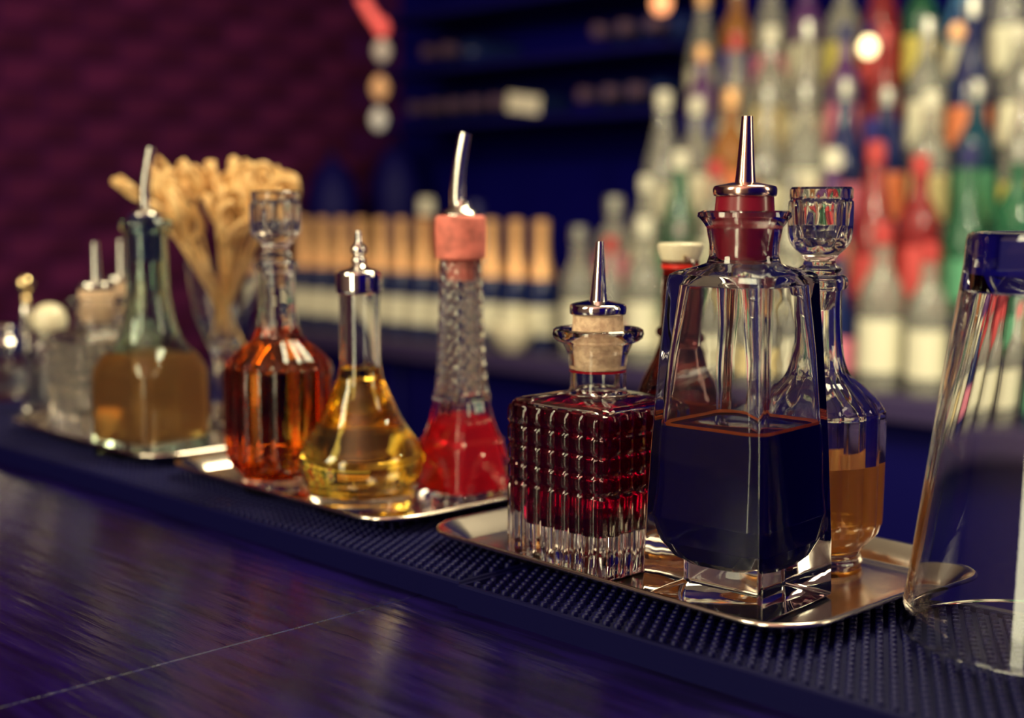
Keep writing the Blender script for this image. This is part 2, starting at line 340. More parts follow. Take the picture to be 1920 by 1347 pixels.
# ------------------------------------------------------------------ 2. cut glass square bottle builder
def cut_bottle(name, label, front, bearing, side, H, liquid, level, dims, metal, group=None, spout_h=.034, stopper='cork'):
    u_ = Vector((-math.sin(R(bearing)), math.cos(R(bearing)))); v_ = Vector((u_.y, -u_.x)); c = Vector(front) + (u_ + v_) * side / 2
    t = thing(name, label, 'bottle', (c.x, c.y, Z0 + TZ), R(bearing), group)
    hs = side / 2 - .0016; cr = .0045; NF = 6; K = 8
    rowz = [.0, H * .50, H * .615, H * .73, H * .845, H * .965]
    def rowamp(z):
        for a, b in zip(rowz, rowz[1:]):
            if a <= z < b:
                q = (z - a) / (b - a); e = min(q * (b - a), (1 - q) * (b - a))
                return min(1, (e / .0022) ** .5 if e > 0 else 0)
        return .0
    def ring(z, hx, amp, cc=cr):
        pts = []; ra = rowamp(z)
        for f in range(4):
            a = f * math.pi / 2
            loc = []
            for i in range(NF):
                for j in range(K):
                    q = j / K; s = -1 + 2 * (i + q) / NF
                    d = amp * (-.35 + ra * (1 - abs(2 * q - 1) ** 3))
                    loc.append((hx + d, s * (hx - cc)))
            for k in range(5):
                th = k / 4 * math.pi / 2; d = amp * (-.35 + ra * math.sin(k / 4 * math.pi))
                loc.append((hx - cc + (cc + d) * math.cos(th), hx - cc + (cc + d) * math.sin(th)))
            for x, y in loc: pts.append((x * math.cos(a) - y * math.sin(a), x * math.sin(a) + y * math.cos(a), z))
        return pts
    n = len(ring(0, hs, 0))
    def circ(z, r):   # same number of points, matching angles of the square ring
        base = ring(0, hs, 0); return [(r * x / math.hypot(x, y), r * y / math.hypot(x, y), z) for x, y, _ in base]
    def blend(z, h_, r, q):
        A = ring(z, h_, 0); C = circ(z, r); return [tuple(a_ * (1 - q) + b_ * q for a_, b_ in zip(p, c_)) for p, c_ in zip(A, C)]
    rings = [ring(0, hs - .002, 0), ring(.0005, hs - .0005, .0008)]
    zz = .002
    while zz < H * .965:
        rings.append(ring(zz, hs, .0017)); zz += .0009 if any(abs(zz - q) < .0036 for q in rowz) else .0030
    rings += [ring(H * .965, hs - .0005, .0012), ring(H * .975, hs - .001, .0), ring(H * .99, hs - .0022, 0), ring(H, hs - .0045, 0)]
    rn_, rl_, zn, zlip = dims
    rings += [blend(H + .0012, hs * .8, rn_, .35), blend(H + .0018, hs * .55, rn_ * 1.12, .9), circ(H + .003, rn_ * 1.04), circ(H + .0048, rn_), circ(zn, rn_), circ(zn + (zlip - zn) * .35, rn_ * 1.05),
              circ(zn + (zlip - zn) * .62, rn_ * 1.22), circ(zlip - .0065, rl_ * .90), circ(zlip - .0052, rl_ * .97), circ(zlip - .003, rl_), circ(zlip - .0010, rl_ * .985), circ(zlip, rl_ * .93)]
    ri = rn_ - .0028
    rings += [circ(zlip - .0012, rl_ * .74), circ(zlip - .006, ri * 1.20), circ(zn + (zlip - zn) * .5, ri * 1.07), circ(zn, ri), circ(H + .003, ri * .98), blend(H - .0012, hs * .62, ri, .4)]
    hi = hs - .0062
    cav = [(H * .945, hi * .90), (H * .92, hi), (H * .5, hi), (H * .285, hi), (H * .26, hi * .985), (H * .245, hi * .92), (H * .238, hi * .8)]
    rings += [ring(z, h_, 0, .006) for z, h_ in cav]
    MB().loft(rings).obj('glass_body', M['glass'], t, 38)
    lv = min(level, H * .945)
    lr = [ring(z, h_ + .0006, 0, .006) for z, h_ in cav[::-1] if z < lv]
    hh = hi + .0006 if lv < H * .93 else hi * .90
    lr += [ring(lv, hh, 0, .006)]
    if level > H * .945:
        lr += [blend(H - .0012, hs * .62, ri + .0004, .4), circ(H + .003, ri * .98 + .0004), circ(min(level, zn), ri + .0004)]
        if level > zn: lr.append(circ(level, ri * 1.02 + .0004))
    MB().loft(lr).obj('liquid', liquid, t, 45)
    return t, ri, zn, zlip, hs
fr = P(1130, 1100, TZ); Yr = fr[1] + .0515
def zr(py, Y=Yr): return ZA(py, Y) - TZ
Hr = ZA(772, fr[1]) - TZ
rnr = RW(107, Yr, .1); rlr = RW(172, Yr, .12); znr = zr(688); zlr = zr(615)
t, ri, zn, zlip, hs = cut_bottle('bitters_bottle', 'squat square cut glass bottle full of plum red liquid with pale cork', fr, 45, .0725, Hr, M['liq_plum'], Hr * .944, (rnr, rlr, znr, zlr), M['chrome'])
MB().lathe([(zr(697), ri - .0004), (zr(696.5), ri + .0003), (zr(693), ri + .0003), (zr(692.6), ri - .0004)], 40).obj('liquid_film', M['liq_red'], t)
MB().lathe([(zr(692), ri - .0003), (zr(690), ri + .0001), (znr + .004, ri * 1.01), (znr + (zlr - znr) * .5, ri * 1.06), (zlr - .006, ri * 1.04), (zlr - .004, RW(98, Yr)), (zr(590), RW(94, Yr))], 40).obj('cork_stopper', M['cork'], t)
dasher(t, zr(589), RW(106, Yr), zr(567) - zr(589), RW(35, Yr), RW(15, Yr), zr(453) - zr(589), M['chrome'], lean=(.001, 0))

# ------------------------------------------------------------------ 3. decanter with fluted body and hollow faceted stopper
def decanter(label, c, k, liquid, level, phase=0):
    t = thing('decanter', label, 'decanter', (c[0], c[1], Z0 + TZ), phase)
    # heights and radii in metres, scaled by k
    o = [(0, .024), (.001, .0262), (.004, .0268), (.008, .0258), (.012, .0272), (.018, .0325), (.024, .0352), (.032, .0362), (.080, .0364), (.0865, .0352), (.092, .0315), (.0985, .0245), (.104, .0180), (.111, .0148), (.122, .0131), (.140, .0121), (.1495, .0120), (.1505, .0142), (.1525, .0152), (.155, .0152), (.157, .0143), (.158, .0125)]
    i_ = [(.1575, .0098), (.150, .0093), (.13, .0094), (.115, .0112), (.105, .0145), (.098, .0215), (.091, .0285), (.085, .0318), (.078, .0328), (.034, .0328), (.024, .0300), (.018, .023), (.0155, .012)]
    o = [(z * k, r * k) for z, r in o]; i_ = [(z * k, r * k) for z, r in i_]
    def fl(a, z):
        z /= k; amp = 0
        if .014 < z < .118: amp = .052 * min(1, (z - .014) / .006, (.118 - z) / .012)
        elif .118 <= z < .15: amp = .02
        return 1 + amp * (abs(math.cos(a * 8)) ** .8 - .6)
    oo = [o[0], o[1], o[2]] + cat(o[2:17], 4)[1:] + o[17:]
    mb = MB(); n = 128
    rings = [[(r * fl(2 * math.pi * j / n, z) * math.cos(2 * math.pi * j / n), r * fl(2 * math.pi * j / n, z) * math.sin(2 * math.pi * j / n), z) for j in range(n)] for z, r in oo]
    rings += [[(r * math.cos(2 * math.pi * j / n), r * math.sin(2 * math.pi * j / n), z) for j in range(n)] for z, r in cat(i_, 3)]
    mb.loft(rings).obj('glass_body', M['glass'], t, 40)
    lp = [(z, r + .0005) for z, r in cat(i_, 3)[::-1] if z < level]
    # close the top at the level
    top = lp[-1][1]
    for (z1, r1), (z2, r2) in zip(cat(i_, 3)[::-1], cat(i_, 3)[::-1][1:]):
        if z1 <= level <= z2: top = r1 + (r2 - r1) * (level - z1) / max(z2 - z1, 1e-6) + .0005
    MB().lathe(lp + [(level, top)], 64).obj('liquid', liquid, t, 40)
    # stopper: plug, waist, fluted hollow cup
    so = [(.139, .0060), (.1395, .0072), (.150, .0094), (.158, .0094), (.1595, .0112), (.161, .0118), (.163, .0090), (.1655, .0080), (.1685, .0098), (.1725, .0140), (.177, .0163), (.183, .0169), (.1965, .0169), (.1975, .0160), (.1985, .0165), (.2030, .0165), (.2042, .0155)]
    si = [(.2035, .0132), (.1985, .0130), (.184, .0128), (.178, .0110), (.1755, .006)]
    so = [(z * k, r * k) for z, r in so]; si = [(z * k, r * k) for z, r in si]
    def fs(a, z):
        z /= k; return 1 + (.07 * min(1, (z - .170) / .006, (.1972 - z) / .003) * (abs(math.cos(a * 6)) - .6) if .170 < z < .1972 else 0)
    n = 96; rings = [[(r * fs(2 * math.pi * j / n, z) * math.cos(2 * math.pi * j / n), r * fs(2 * math.pi * j / n, z) * math.sin(2 * math.pi * j / n), z) for j in range(n)] for z, r in so[:8] + cat(so[8:13], 4) + so[13:] + si]
    MB().loft(rings).obj('stopper', M['stopglass'], t, 38)
    return t
decanter('clear fluted decanter of cloudy orange liquid with hollow cup stopper, behind the black liquid bottle', (.1615, .701), .985, M['liq_orange'], .0575)
ca = P(527, 917, TZ)
decanter('fluted decanter filled to its shoulder with dark amber liquid, hollow cup stopper', ca, .985, M['liq_amber'], .110, .2)

# ------------------------------------------------------------------ 4. swing top bottle behind the square bottles
Ys = .795; Xs = (1273 - 960) / FPX * dep(Ys, .1)
t = thing('swing_top_bottle', 'pinkish swing top bottle with white ceramic stopper, half hidden behind the black liquid bottle', 'bottle', (Xs, Ys, Z0 + TZ), R(-58))
def zs_(py): return ZA(py, Ys) - TZ
pr = [(0, .021), (.0012, .0245), (.004, .0255), (.070, .0255), (.078, .0250), (.088, .0215), (.100, .0155), (.110, .0120), (.1135, .0116), (.1145, .0135), (.1165, .0142), (.1185, .0135), (.1195, .0116), (.130, .0110), (.150, .0102), (.156, .0102), (.1575, .0114), (.1595, .0114)]
pi_ = [(.1590, .0085), (.15, .0080), (.115, .0090), (.108, .0100), (.097, .0140), (.085, .0205), (.076, .0225), (.068, .0230), (.008, .0230), (.005, .0200), (.004, .010)]
MB().lathe(pr + pi_, 64).obj('glass_body', M['pinkglass'], t, 40)
MB().lathe([(.004, .010), (.005, .0203), (.008, .0233), (.068, .0233), (.0755, .0229)], 48).obj('liquid', M['liq_rose'], t)
zg = zs_(503)
MB().lathe([(zg - .004, .0078), (zg - .0005, .0100), (zg, .0112), (zg + .0022, .0113), (zg + .003, .010)], 40).obj('gasket', M['redgasket'], t)
MB().lathe(cat([(zg + .003, .0108), (zg + .0045, .0113), (zg + .008, .0126), (zg + .0125, .0137), (zg + .0145, .0134), (zg + .0152, .0110)], 4), 40).obj('ceramic_stopper', M['white'], t, 50)
w = [(.0128, -.006, zg + .0065), (.0152, -.0055, zg + .0060), (.0158, -.002, zg + .001), (.0150, .001, zg - .012), (.0142, .001, .1165), (.0146, 0, .112)]
MB().tube(cat(w, 4), .0009, 8).obj('wire_bail', M['wire'], t)
w = [(-x, -y, z) for x, y, z in w]
MB().tube(cat(w, 4), .0009, 8).obj('wire_bail', M['wire'], t)
MB().lathe([(zg + .0050, .0009), (zg + .0080, .0009)], 8, (.0118, -.0062)).obj('bail_pin', M['brass'], t)

# ------------------------------------------------------------------ 5. round flask of golden liquid
cf = P(679, 950, TZ); Yf = cf[1]
t = thing('round_flask', 'round bellied flask of golden liquid with chrome dasher cap and finial', 'bottle', (cf[0], Yf, Z0 + TZ), 0)
def zf(py, Y=Yf): return ZA(py, Y) - TZ
def rf(w, z=.05): return RW(w, Yf, z)
zw = zf(860)
o = [(0, rf(176)), (.0012, rf(190)), (.004, rf(194)), (.012, rf(200)), (zw - .011, rf(222)), (zw - .003, rf(234)), (zw + .002, rf(235)), (zw + .007, rf(226)), (zf(800), rf(172)), (zf(770), rf(138)), (zf(740), rf(112)), (zf(715), rf(90)), (zf(690), rf(79)), (zf(660), rf(76)), (zf(560), rf(76)), (zf(520), rf(76))]
oi = [(zf(520), rf(60)), (zf(560), rf(60)), (zf(660), rf(60)), (zf(695), rf(64)), (zf(715), rf(74)), (zf(740), rf(94)), (zf(770), rf(120)), (zf(800), rf(152)), (zw + .006, rf(204)), (zw, rf(214)), (zw - .012, rf(200)), (.018, rf(180)), (.0125, rf(150)), (.0105, rf(90)), (.010, rf(30))]
MB().lathe(o[:3] + cat(o[2:], 4)[1:] + cat(oi, 4), 96).obj('glass_body', M['glass'], t, 40)
li = [(z, r + .0005) for z, r in cat(oi, 4)[::-1] if z < zf(688)]
MB().lathe(li + [(zf(688), rf(63) + .0005)], 64).obj('liquid', M['liq_yellow'], t, 40)
z1 = zf(552); z2 = zf(508)
pr = cat([(z1, rf(72)), (z1 + .0004, rf(82)), (z1 + .0016, rf(86)), (z1 + .004, rf(87)), (z2 - .004, rf(88)), (z2 - .0016, rf(87)), (z2 - .0002, rf(82)), (z2 + .0012, rf(60)), (z2 + .0022, rf(34)), (zf(494), rf(22))], 2)
MB().lathe(pr, 48).obj('chrome_cap', M['chrome'], t, 45)
ball = [(zf(494), .0040), (zf(490), .0046), (zf(485), .0044), (zf(481), .0026), (zf(479), .0026), (zf(474), .0046), (zf(468), .0050), (zf(462), .0042), (zf(457), .0022), (zf(453), .0020), (zf(436), .0017), (zf(433), .0012)]
MB().lathe(ball, 24).obj('finial', M['chrome'], t, 50)

# ------------------------------------------------------------------ 6. tower shaped bottle with red liquid
ct = P(866, 930, TZ); Yt = ct[1]
t = thing('tower_bottle', 'lattice tower shaped glass bottle with bright red liquid, red stained cork and curved pourer', 'bottle', (ct[0], Yt, Z0 + TZ), R(44))
def zt_(py): return ZA(py, Yt) - TZ
D45 = 1 / math.sqrt(2)
hw = [(0, 116), (.004, 115), (zt_(900), 102), (zt_(850), 90), (zt_(822), 80), (zt_(800), 69), (zt_(770), 60), (zt_(745), 54.5), (zt_(700), 49.5), (zt_(640), 46), (zt_(560), 43), (zt_(488), 41)]   # half the corner to corner width in pixels
hw = cat(hw, 6)
ztop = zt_(486)
def half(z):
    for (a, b), (c_, d) in zip(hw, hw[1:]):
        if a <= z <= c_ + 1e-9: return (b + (d - b) * (z - a) / max(c_ - a, 1e-9)) / FPX * dep(Yt, z) * D45
    return hw[-1][1] / FPX * dep(Yt, z) * D45
zpl, zp2 = zt_(824), zt_(742)
def tring(z, K=26):
    pts = []; h_ = half(z)
    for f in range(4):
        a = f * math.pi / 2
        for j in range(K):
            s = -1 + 2 * j / K; d = 0
            if z < zpl - .002:          # arches between the four legs
                za = z / (zpl - .010); e = (s / .56) ** 2 + (za / .92) ** 2
                if e < 1: d = -.0036 * min(1, (1 - e) * 5)
                elif e < 1.45: d = .0017
            elif abs(z - zpl) < .0022: d = .0022 * (1 - abs(z - zpl) / .0022)
            elif z > zpl + .003 and z < zp2 - .003:
                q = (z - zpl) / (zp2 - zpl)
                if q > .45 and abs(s) < .62: d = -.0020 if (int((s + .62) / .21) % 2 == 0) else -.0003
            elif abs(z - zp2) < .0026: d = .0016
            elif z > zp2:
                ph = (z - zp2) / .0088; fz = ph - math.floor(ph)
                if abs(s) > .80: d = .0011 * math.sin(math.pi * fz) - .0004
                else:
                    x1 = abs(abs(s) / .78 - fz); x2 = abs(abs(s) / .78 - (1 - fz)); m_ = min(x1, x2, abs(s) * 1.2)
                    d = -.0009 + .0013 * max(0, 1 - m_ / .22)
            cc = 1 - .06 * max(0, (abs(s) - .86) / .14)
            x, y = (h_ + d) * cc, s * h_ * cc
            pts.append((x * math.cos(a) - y * math.sin(a), x * math.sin(a) + y * math.cos(a), z))
    return pts
K = 26
zz = 0; zs2 = []
while zz < ztop: zs2.append(zz); zz += .0009
def sq(z, h_): 
    pts = []
    for f in range(4):
        a = f * math.pi / 2
        for j in range(K):
            s = -1 + 2 * j / K; rr = .8; x, y = h_, s * h_
            l = math.hypot(x, y); kx = min(1, h_ * 1.31 / l); x *= kx; y *= kx
            pts.append((x * math.cos(a) - y * math.sin(a), x * math.sin(a) + y * math.cos(a), z))
    return pts
inn = [ztop, ztop - .01, zt_(560), zt_(640), zt_(700), zt_(745), zt_(770), zt_(800), zt_(822), zt_(850), zt_(880), .009, .006]
rings = [tring(z) for z in zs2] + [sq(ztop, half(ztop) * .98)] + [sq(z, half(z) - (.0042 if z > zpl else .0050)) for z in inn] + [sq(.005, half(.01) * .5)]
MB().loft(rings).obj('glass_body', M['glass'], t, 40)
zlq = zt_(778)
MB().loft([sq(.0055, half(.01) * .5)] + [sq(z, half(z) - (.0042 if z > zpl else .0050) + .0005) for z in inn[::-1] if z < zlq] + [sq(zlq, half(zlq) - .0037)]).obj('liquid', M['liq_red'], t, 45)
rc = RW(96, Yt)
MB().lathe([(ztop - .014, half(ztop) * .72), (ztop - .0005, half(ztop) * .82), (ztop + .0004, rc * .9)] + cat([(ztop + .0008, rc * .93), (ztop + .002, rc * .98), (zt_(440), rc), (zt_(412), rc * .985), (zt_(406), rc * .93), (zt_(404), rc * .82)], 3), 48).obj('cork_stopper', M['pinkcork'], t, 50)
zc_ = zt_(405)
MB().lathe(cat([(zc_ - .0005, RW(76, Yt)), (zc_ + .001, RW(78, Yt)), (zc_ + .0035, RW(62, Yt)), (zc_ + .0055, RW(42, Yt)), (zc_ + .0085, RW(34, Yt)), (zc_ + .010, RW(30, Yt))], 3), 36).obj('pourer_cap', M['steel'], t, 50)
def wx(px, Y): return (px - 866) / FPX * dep(Y, .19)
path = []
for px, py in ((861, 392), (860, 372), (861, 345), (864, 315), (869, 282), (875, 250)):
    x = wx(px, Yt); path.append((x * math.cos(-R(44)), x * math.sin(-R(44)), zt_(py)))
curved_spout(t, path, (RW(30, Yt), RW(21, Yt)), M['steel'])

# ------------------------------------------------------------------ 7. square shouldered green glass bottle
Fg = P(278, 866, TZ)
br = 56; u_ = Vector((-math.sin(R(br)), math.cos(R(br)))); v_ = Vector((u_.y, -u_.x))
sg = .068; cg = Vector(Fg) + (u_ + v_) * sg / 2; Yg = cg.y
xg = 960 + FPX * cg.x / dep(Yg, .05)
t = thing('oil_bottle', 'squat square bottle of pale green glass with brown liquid, black stopper and curved steel pourer', 'bottle', (cg.x, cg.y, Z0 + TZ), R(br))
def zg_(py): return ZA(py, Yg) - TZ
def rg(w): return RW(w, Yg)
hg = sg / 2
o = [(0, hg - .002, .008), (.002, hg, .0085), (zg_(712), hg, .009), (zg_(690), hg * .99, .012), (zg_(668), hg * .93, .018), (zg_(650), hg * .80, .022), (zg_(630), rg(116), rg(116)), (zg_(605), rg(100), rg(100)), (zg_(575), rg(88), rg(88)), (zg_(540), rg(80), rg(80)), (zg_(440), rg(76), rg(76)), (zg_(434), rg(92), rg(92)), (zg_(428), rg(97), rg(97)), (zg_(418), rg(97), rg(97)), (zg_(412), rg(88), rg(88))]
i_ = [(zg_(412), rg(62), rg(62)), (zg_(440), rg(58), rg(58)), (zg_(540), rg(60), rg(60)), (zg_(575), rg(70), rg(70)), (zg_(605), rg(82), rg(82)), (zg_(630), rg(98), rg(98)), (zg_(652), hg * .70, .018), (zg_(668), hg * .83, .018), (zg_(690), hg * .88, .012), (zg_(712), hg * .89, .009), (.016, hg * .89, .009), (.011, hg * .80, .009), (.009, hg * .4, .004)]
MB().loft([rsq(a, a, c, z, 8) for z, a, c in cat(o, 3) + cat(i_, 3)]).obj('glass_body', M['greenglass'], t, 45)
lq = [(z, a + .0005, c) for z, a, c in cat(i_, 3)[::-1] if z < zg_(662)]
MB().loft([rsq(a, a, c, z, 8) for z, a, c in lq]).obj('liquid', M['liq_brown'], t, 45)
MB().lathe([(zg_(490), rg(50)), (zg_(486), rg(55)), (zg_(444), rg(56)), (zg_(432), rg(50)), (zg_(410), rg(50)), (zg_(408), rg(60)), (zg_(404), rg(60)), (zg_(402), rg(50))], 32).obj('stopper', M['navyrubber'], t)
MB().lathe(cat([(zg_(404), rg(52)), (zg_(400), rg(50)), (zg_(394), rg(32)), (zg_(388), rg(17))], 3), 32).obj('pourer_cap', M['steel'], t, 50)
path = []
for px, py in ((0, 396), (-1, 370), (0, 350), (4, 325), (9, 300), (14, 277)):
    x = px / FPX * dep(Yg, .2); path.append((x * math.cos(-R(br)), x * math.sin(-R(br)), zg_(py)))
curved_spout(t, path, (rg(19), rg(15)), M['steel'])

# ------------------------------------------------------------------ 8. pale cut glass bottles at the left
def pale(name, label, px, py, lv, metal=M['steel']):
    fr = P(px, py, TZ); Y = fr[1] + .048; z_ = lambda q: ZA(q, Y) - TZ
    H = .0885; 
    t, ri, zn, zlip, hs = cut_bottle(name, label, fr, 44, .0665, H, M['liq_milk'], lv, (.0158, .0240, H + .010, H + .028), metal)
    MB().lathe([(zn - .002, ri * .97), (zn, ri), (zlip - .006, ri * 1.1), (zlip - .004, .0145), (zlip + .007, .0140)], 36).obj('cork_stopper', M['cork'], t)
    dasher(t, zlip + .007, .0155, .0062, .0042, .0030, .038, metal)
    return t, Y
pale('dasher_bottle', 'pale cut glass bottle with wide cork and steel spout beside the white knob', 155, 838, .080)
pale('dasher_bottle', 'second pale cut glass bottle with steel spout, behind the green glass bottle', 206, 800, .075)
# bottle with a white knob stopper behind
cw = P(100, 770, 0); Yw = cw[1]
t = thing('knob_bottle', 'small clear bottle with a large white domed knob stopper at the far left', 'bottle', (cw[0] , Yw, Z0 + 0), 0)
zk = ZA(622, Yw)
MB().lathe([(0, .020), (.001, .0225), (zk - .02, .0225), (zk - .010, .017), (zk - .006, .013), (zk, .013), (zk - .0005, .0095), (zk - .012, .0095), (zk - .022, .0195), (.005, .0195), (.004, .01)], 40).obj('glass_body', M['glass'], t)
MB().lathe([(.0042, .010), (.005, .0197), (zk - .035, .0197)], 32).obj('liquid', M['liq_milk'], t)
MB().lathe(cat([(zk - .006, .009), (zk + .0006, .0095), (zk + .002, .0142), (zk + .009, .0160), (zk + .018, .0145), (zk + .024, .0095), (zk + .0265, .0035)], 4), 36).obj('knob_stopper', M['white'], t, 60)

# ------------------------------------------------------------------ 9. low jar with chrome lid and ball ended spoon at the left edge
cj = P(2, 748, 0); Yj = cj[1]
t = thing('lidded_jar', 'low round glass jar with chrome lid cut by the left edge of the frame', 'jar', (cj[0], Yj, Z0), 0)
zj = lambda q: ZA(q, Yj)
rj = RW(112, Yj)
MB().lathe([(0, rj * .8), (.001, rj * .9), (.004, rj * .93), (zj(664), rj * .93), (zj(655), rj * .85), (zj(655), rj * .78), (zj(664), rj * .84), (.007, rj * .84), (.006, rj * .4)], 48).obj('glass_body', M['glass'], t)
MB().lathe([(.0063, rj * .4), (.0073, rj * .845), (zj(690), rj * .845)], 40).obj('liquid', M['liq_milk'], t)
MB().lathe(cat([(zj(656), rj * .9), (zj(652), rj), (zj(640), rj), (zj(634), rj * .94), (zj(622), rj * .9), (zj(608), rj * .88), (zj(604), rj * .5), (zj(602), rj * .2)], 3), 48).obj('lid', M['chrome'], t, 40)
cs = (cj[0] + .022, Yj - .075)
t = thing('bar_spoon', 'brass tipped bar spoon standing upright beside the low jar at the left edge', 'spoon', (cs[0], cs[1], Z0), 0)
zq = lambda q: ZA(q, cs[1])
t.location.x = (47 - 960) / FPX * dep(cs[1], .12)
MB().lathe([(0, .007), (.001, .0085), (.003, .008), (.006, .003), (zq(620), .0024)] + cat([(zq(600), .0050), (zq(585), .0055), (zq(572), .0030)], 3), 24).obj('shaft', M['steel'], t)
MB().lathe(cat([(zq(572), .0028), (zq(562), .0050), (zq(553), .0028), (zq(545), .0062), (zq(532), .0082), (zq(520), .0055), (zq(516), .001)], 4), 24).obj('ball_finial', M['brass'], t, 60)

# ------------------------------------------------------------------ 10. stemmed glass full of knotted bamboo picks
cpk = (0, 0); Yp = 1.155; Xp = (418 - 960) / FPX * dep(Yp, .1); 
zp = lambda q: ZA(q, Yp)
t = thing('pick_glass', 'flared footed glass holding the knotted bamboo picks, behind the amber decanter', 'glass', (Xp, Yp, Z0), 0)
rp = lambda w: RW(w, Yp)
go = [(0, .030), (.0015, .0315), (.003, .029), (.006, .012), (zp(745), .009), (zp(680), .009), (zp(655), .012), (zp(635), .018), (zp(600), .024), (zp(560), .028), (zp(520), .0305), (zp(488), .0325)]
gi = [(zp(488), .0305), (zp(520), .0288), (zp(560), .0262), (zp(600), .022), (zp(632), .015), (zp(645), .008), (zp(648), .002)]
MB().lathe(go[:4] + cat(go[3:], 4)[1:] + cat(gi, 4), 64).obj('glass_body', M['glass'], t, 40)
rng = random.Random(11)
zbase = zp(640) + .004
def pick_mesh():
    """bamboo pick of 0.135 m with a loop knot at its head"""
    mb = MB(); L_ = .112
    mb.tube([(0, 0, 0), (0, 0, .012), (0, 0, L_ * .5), (.0003, 0, L_)], [.0003, .0008, .0009, .0012], 6)
    pts = []; n = 26
    for i in range(n + 1):
        a = i / n * 2 * math.pi * 1.35 - 1.2; r = .0122 - .0022 * math.sin(a * .7)
        pts.append((r * math.cos(a), .0050 * math.sin(a * .74 + .4), L_ + .0085 + r * 1.1 * math.sin(a)))
    mb.tube(pts, [.0026 + .0007 * math.sin(i * .9) for i in range(n + 1)], 7)
    mb.tube([(.002, -.002, L_ + .001), (-.0055, .003, L_ + .006), (-.006, .006, L_ + .013), (-.002, .007, L_ + .020)], [.002, .0032, .0030, .0022], 6)
    return mb.mesh('cocktail_pick', M['bamboo'], 60)
pm = pick_mesh()
heads = [(222, 368), (297, 325), (352, 330), (300, 355), (330, 345), (345, 370), (365, 385), (318, 380), (378, 340), (395, 355), (405, 330), (420, 345), (430, 365), (440, 330), (455, 350), (470, 335), (480, 325), (495, 335), (510, 345), (520, 360),
         (535, 365), (553, 362), (425, 400), (442, 430), (452, 395), (470, 400), (398, 400), (368, 425), (380, 395), (345, 400), (410, 375), (460, 375), (490, 370), (500, 385), (475, 355)]
for i, (hx, hy) in enumerate(heads):
    Yh = Yp + rng.uniform(-.035, .035)
    top = Vector(((hx - 960) / FPX * dep(Yh, .18), Yh, Z0 + ZA(hy, Yh)))
    off = Vector((top.x - Xp, top.y - Yp, 0)); 
    # tips fan the other way at the bottom of the cup
    rim = Vector((Xp, Yp, Z0 + zp(492))) + (off.normalized() * min(.022, off.length * .45) if off.length > 1e-4 else off)
    d = (top - rim)
    if d.z < .012: d.z = .012
    d.normalize()
    if d.z < .55: d = Vector((d.x, d.y, 0)).normalized() * math.sqrt(1 - .55 ** 2) + Vector((0, 0, .55))
    o = link('cocktail_pick', pm); o.rotation_mode = 'QUATERNION'
    qd = d.to_track_quat('Z', 'Y'); from mathutils import Quaternion
    o.rotation_quaternion = qd @ Quaternion((0, 0, 1), rng.uniform(0, 6.28)) @ Quaternion((1, 0, 0), rng.uniform(-.12, .12)); o.location = top - d * .121
    tag(o, 'knotted bamboo pick standing in the footed glass among its like', 'cocktail pick', 'knotted bamboo picks in the glass')

# ------------------------------------------------------------------ 11. upturned mixing glass at the right edge
ck = (.2375, .583); Yk = ck[1]
t = thing('mixing_glass', 'tall tapered mixing glass standing upside down on the mat at the right edge', 'glass', (ck[0], Yk, Z0 + .0003), 0)
zk_ = lambda q: ZA(q, Yk)
HT = zk_(437)
r0, r1 = .0605, .0375
o = [(0, r0 - .0022), (.0006, r0 - .0004), (.002, r0), (HT * .3, r0 + (r1 - r0) * .30), (HT * .6, r0 + (r1 - r0) * .60), (HT - .014, r1 + .0008), (HT - .003, r1), (HT - .0008, r1 - .0008), (HT, r1 - .003)]
i_ = [(HT - .0008, r1 - .008), (HT - .0012, .002)]
ii = [(.0004, r0 - .0028), (.003, r0 - .0034), (HT * .5, (r0 + r1) / 2 - .0036), (HT - .026, r1 - .0028), (HT - .019, r1 - .008), (HT - .017, .002)]
mb = MB(); prof = ii[::-1] + o + i_
def flk(a, z): return 1
mb.lathe(prof, 120).obj('glass_body', M['glass'], t, 40)

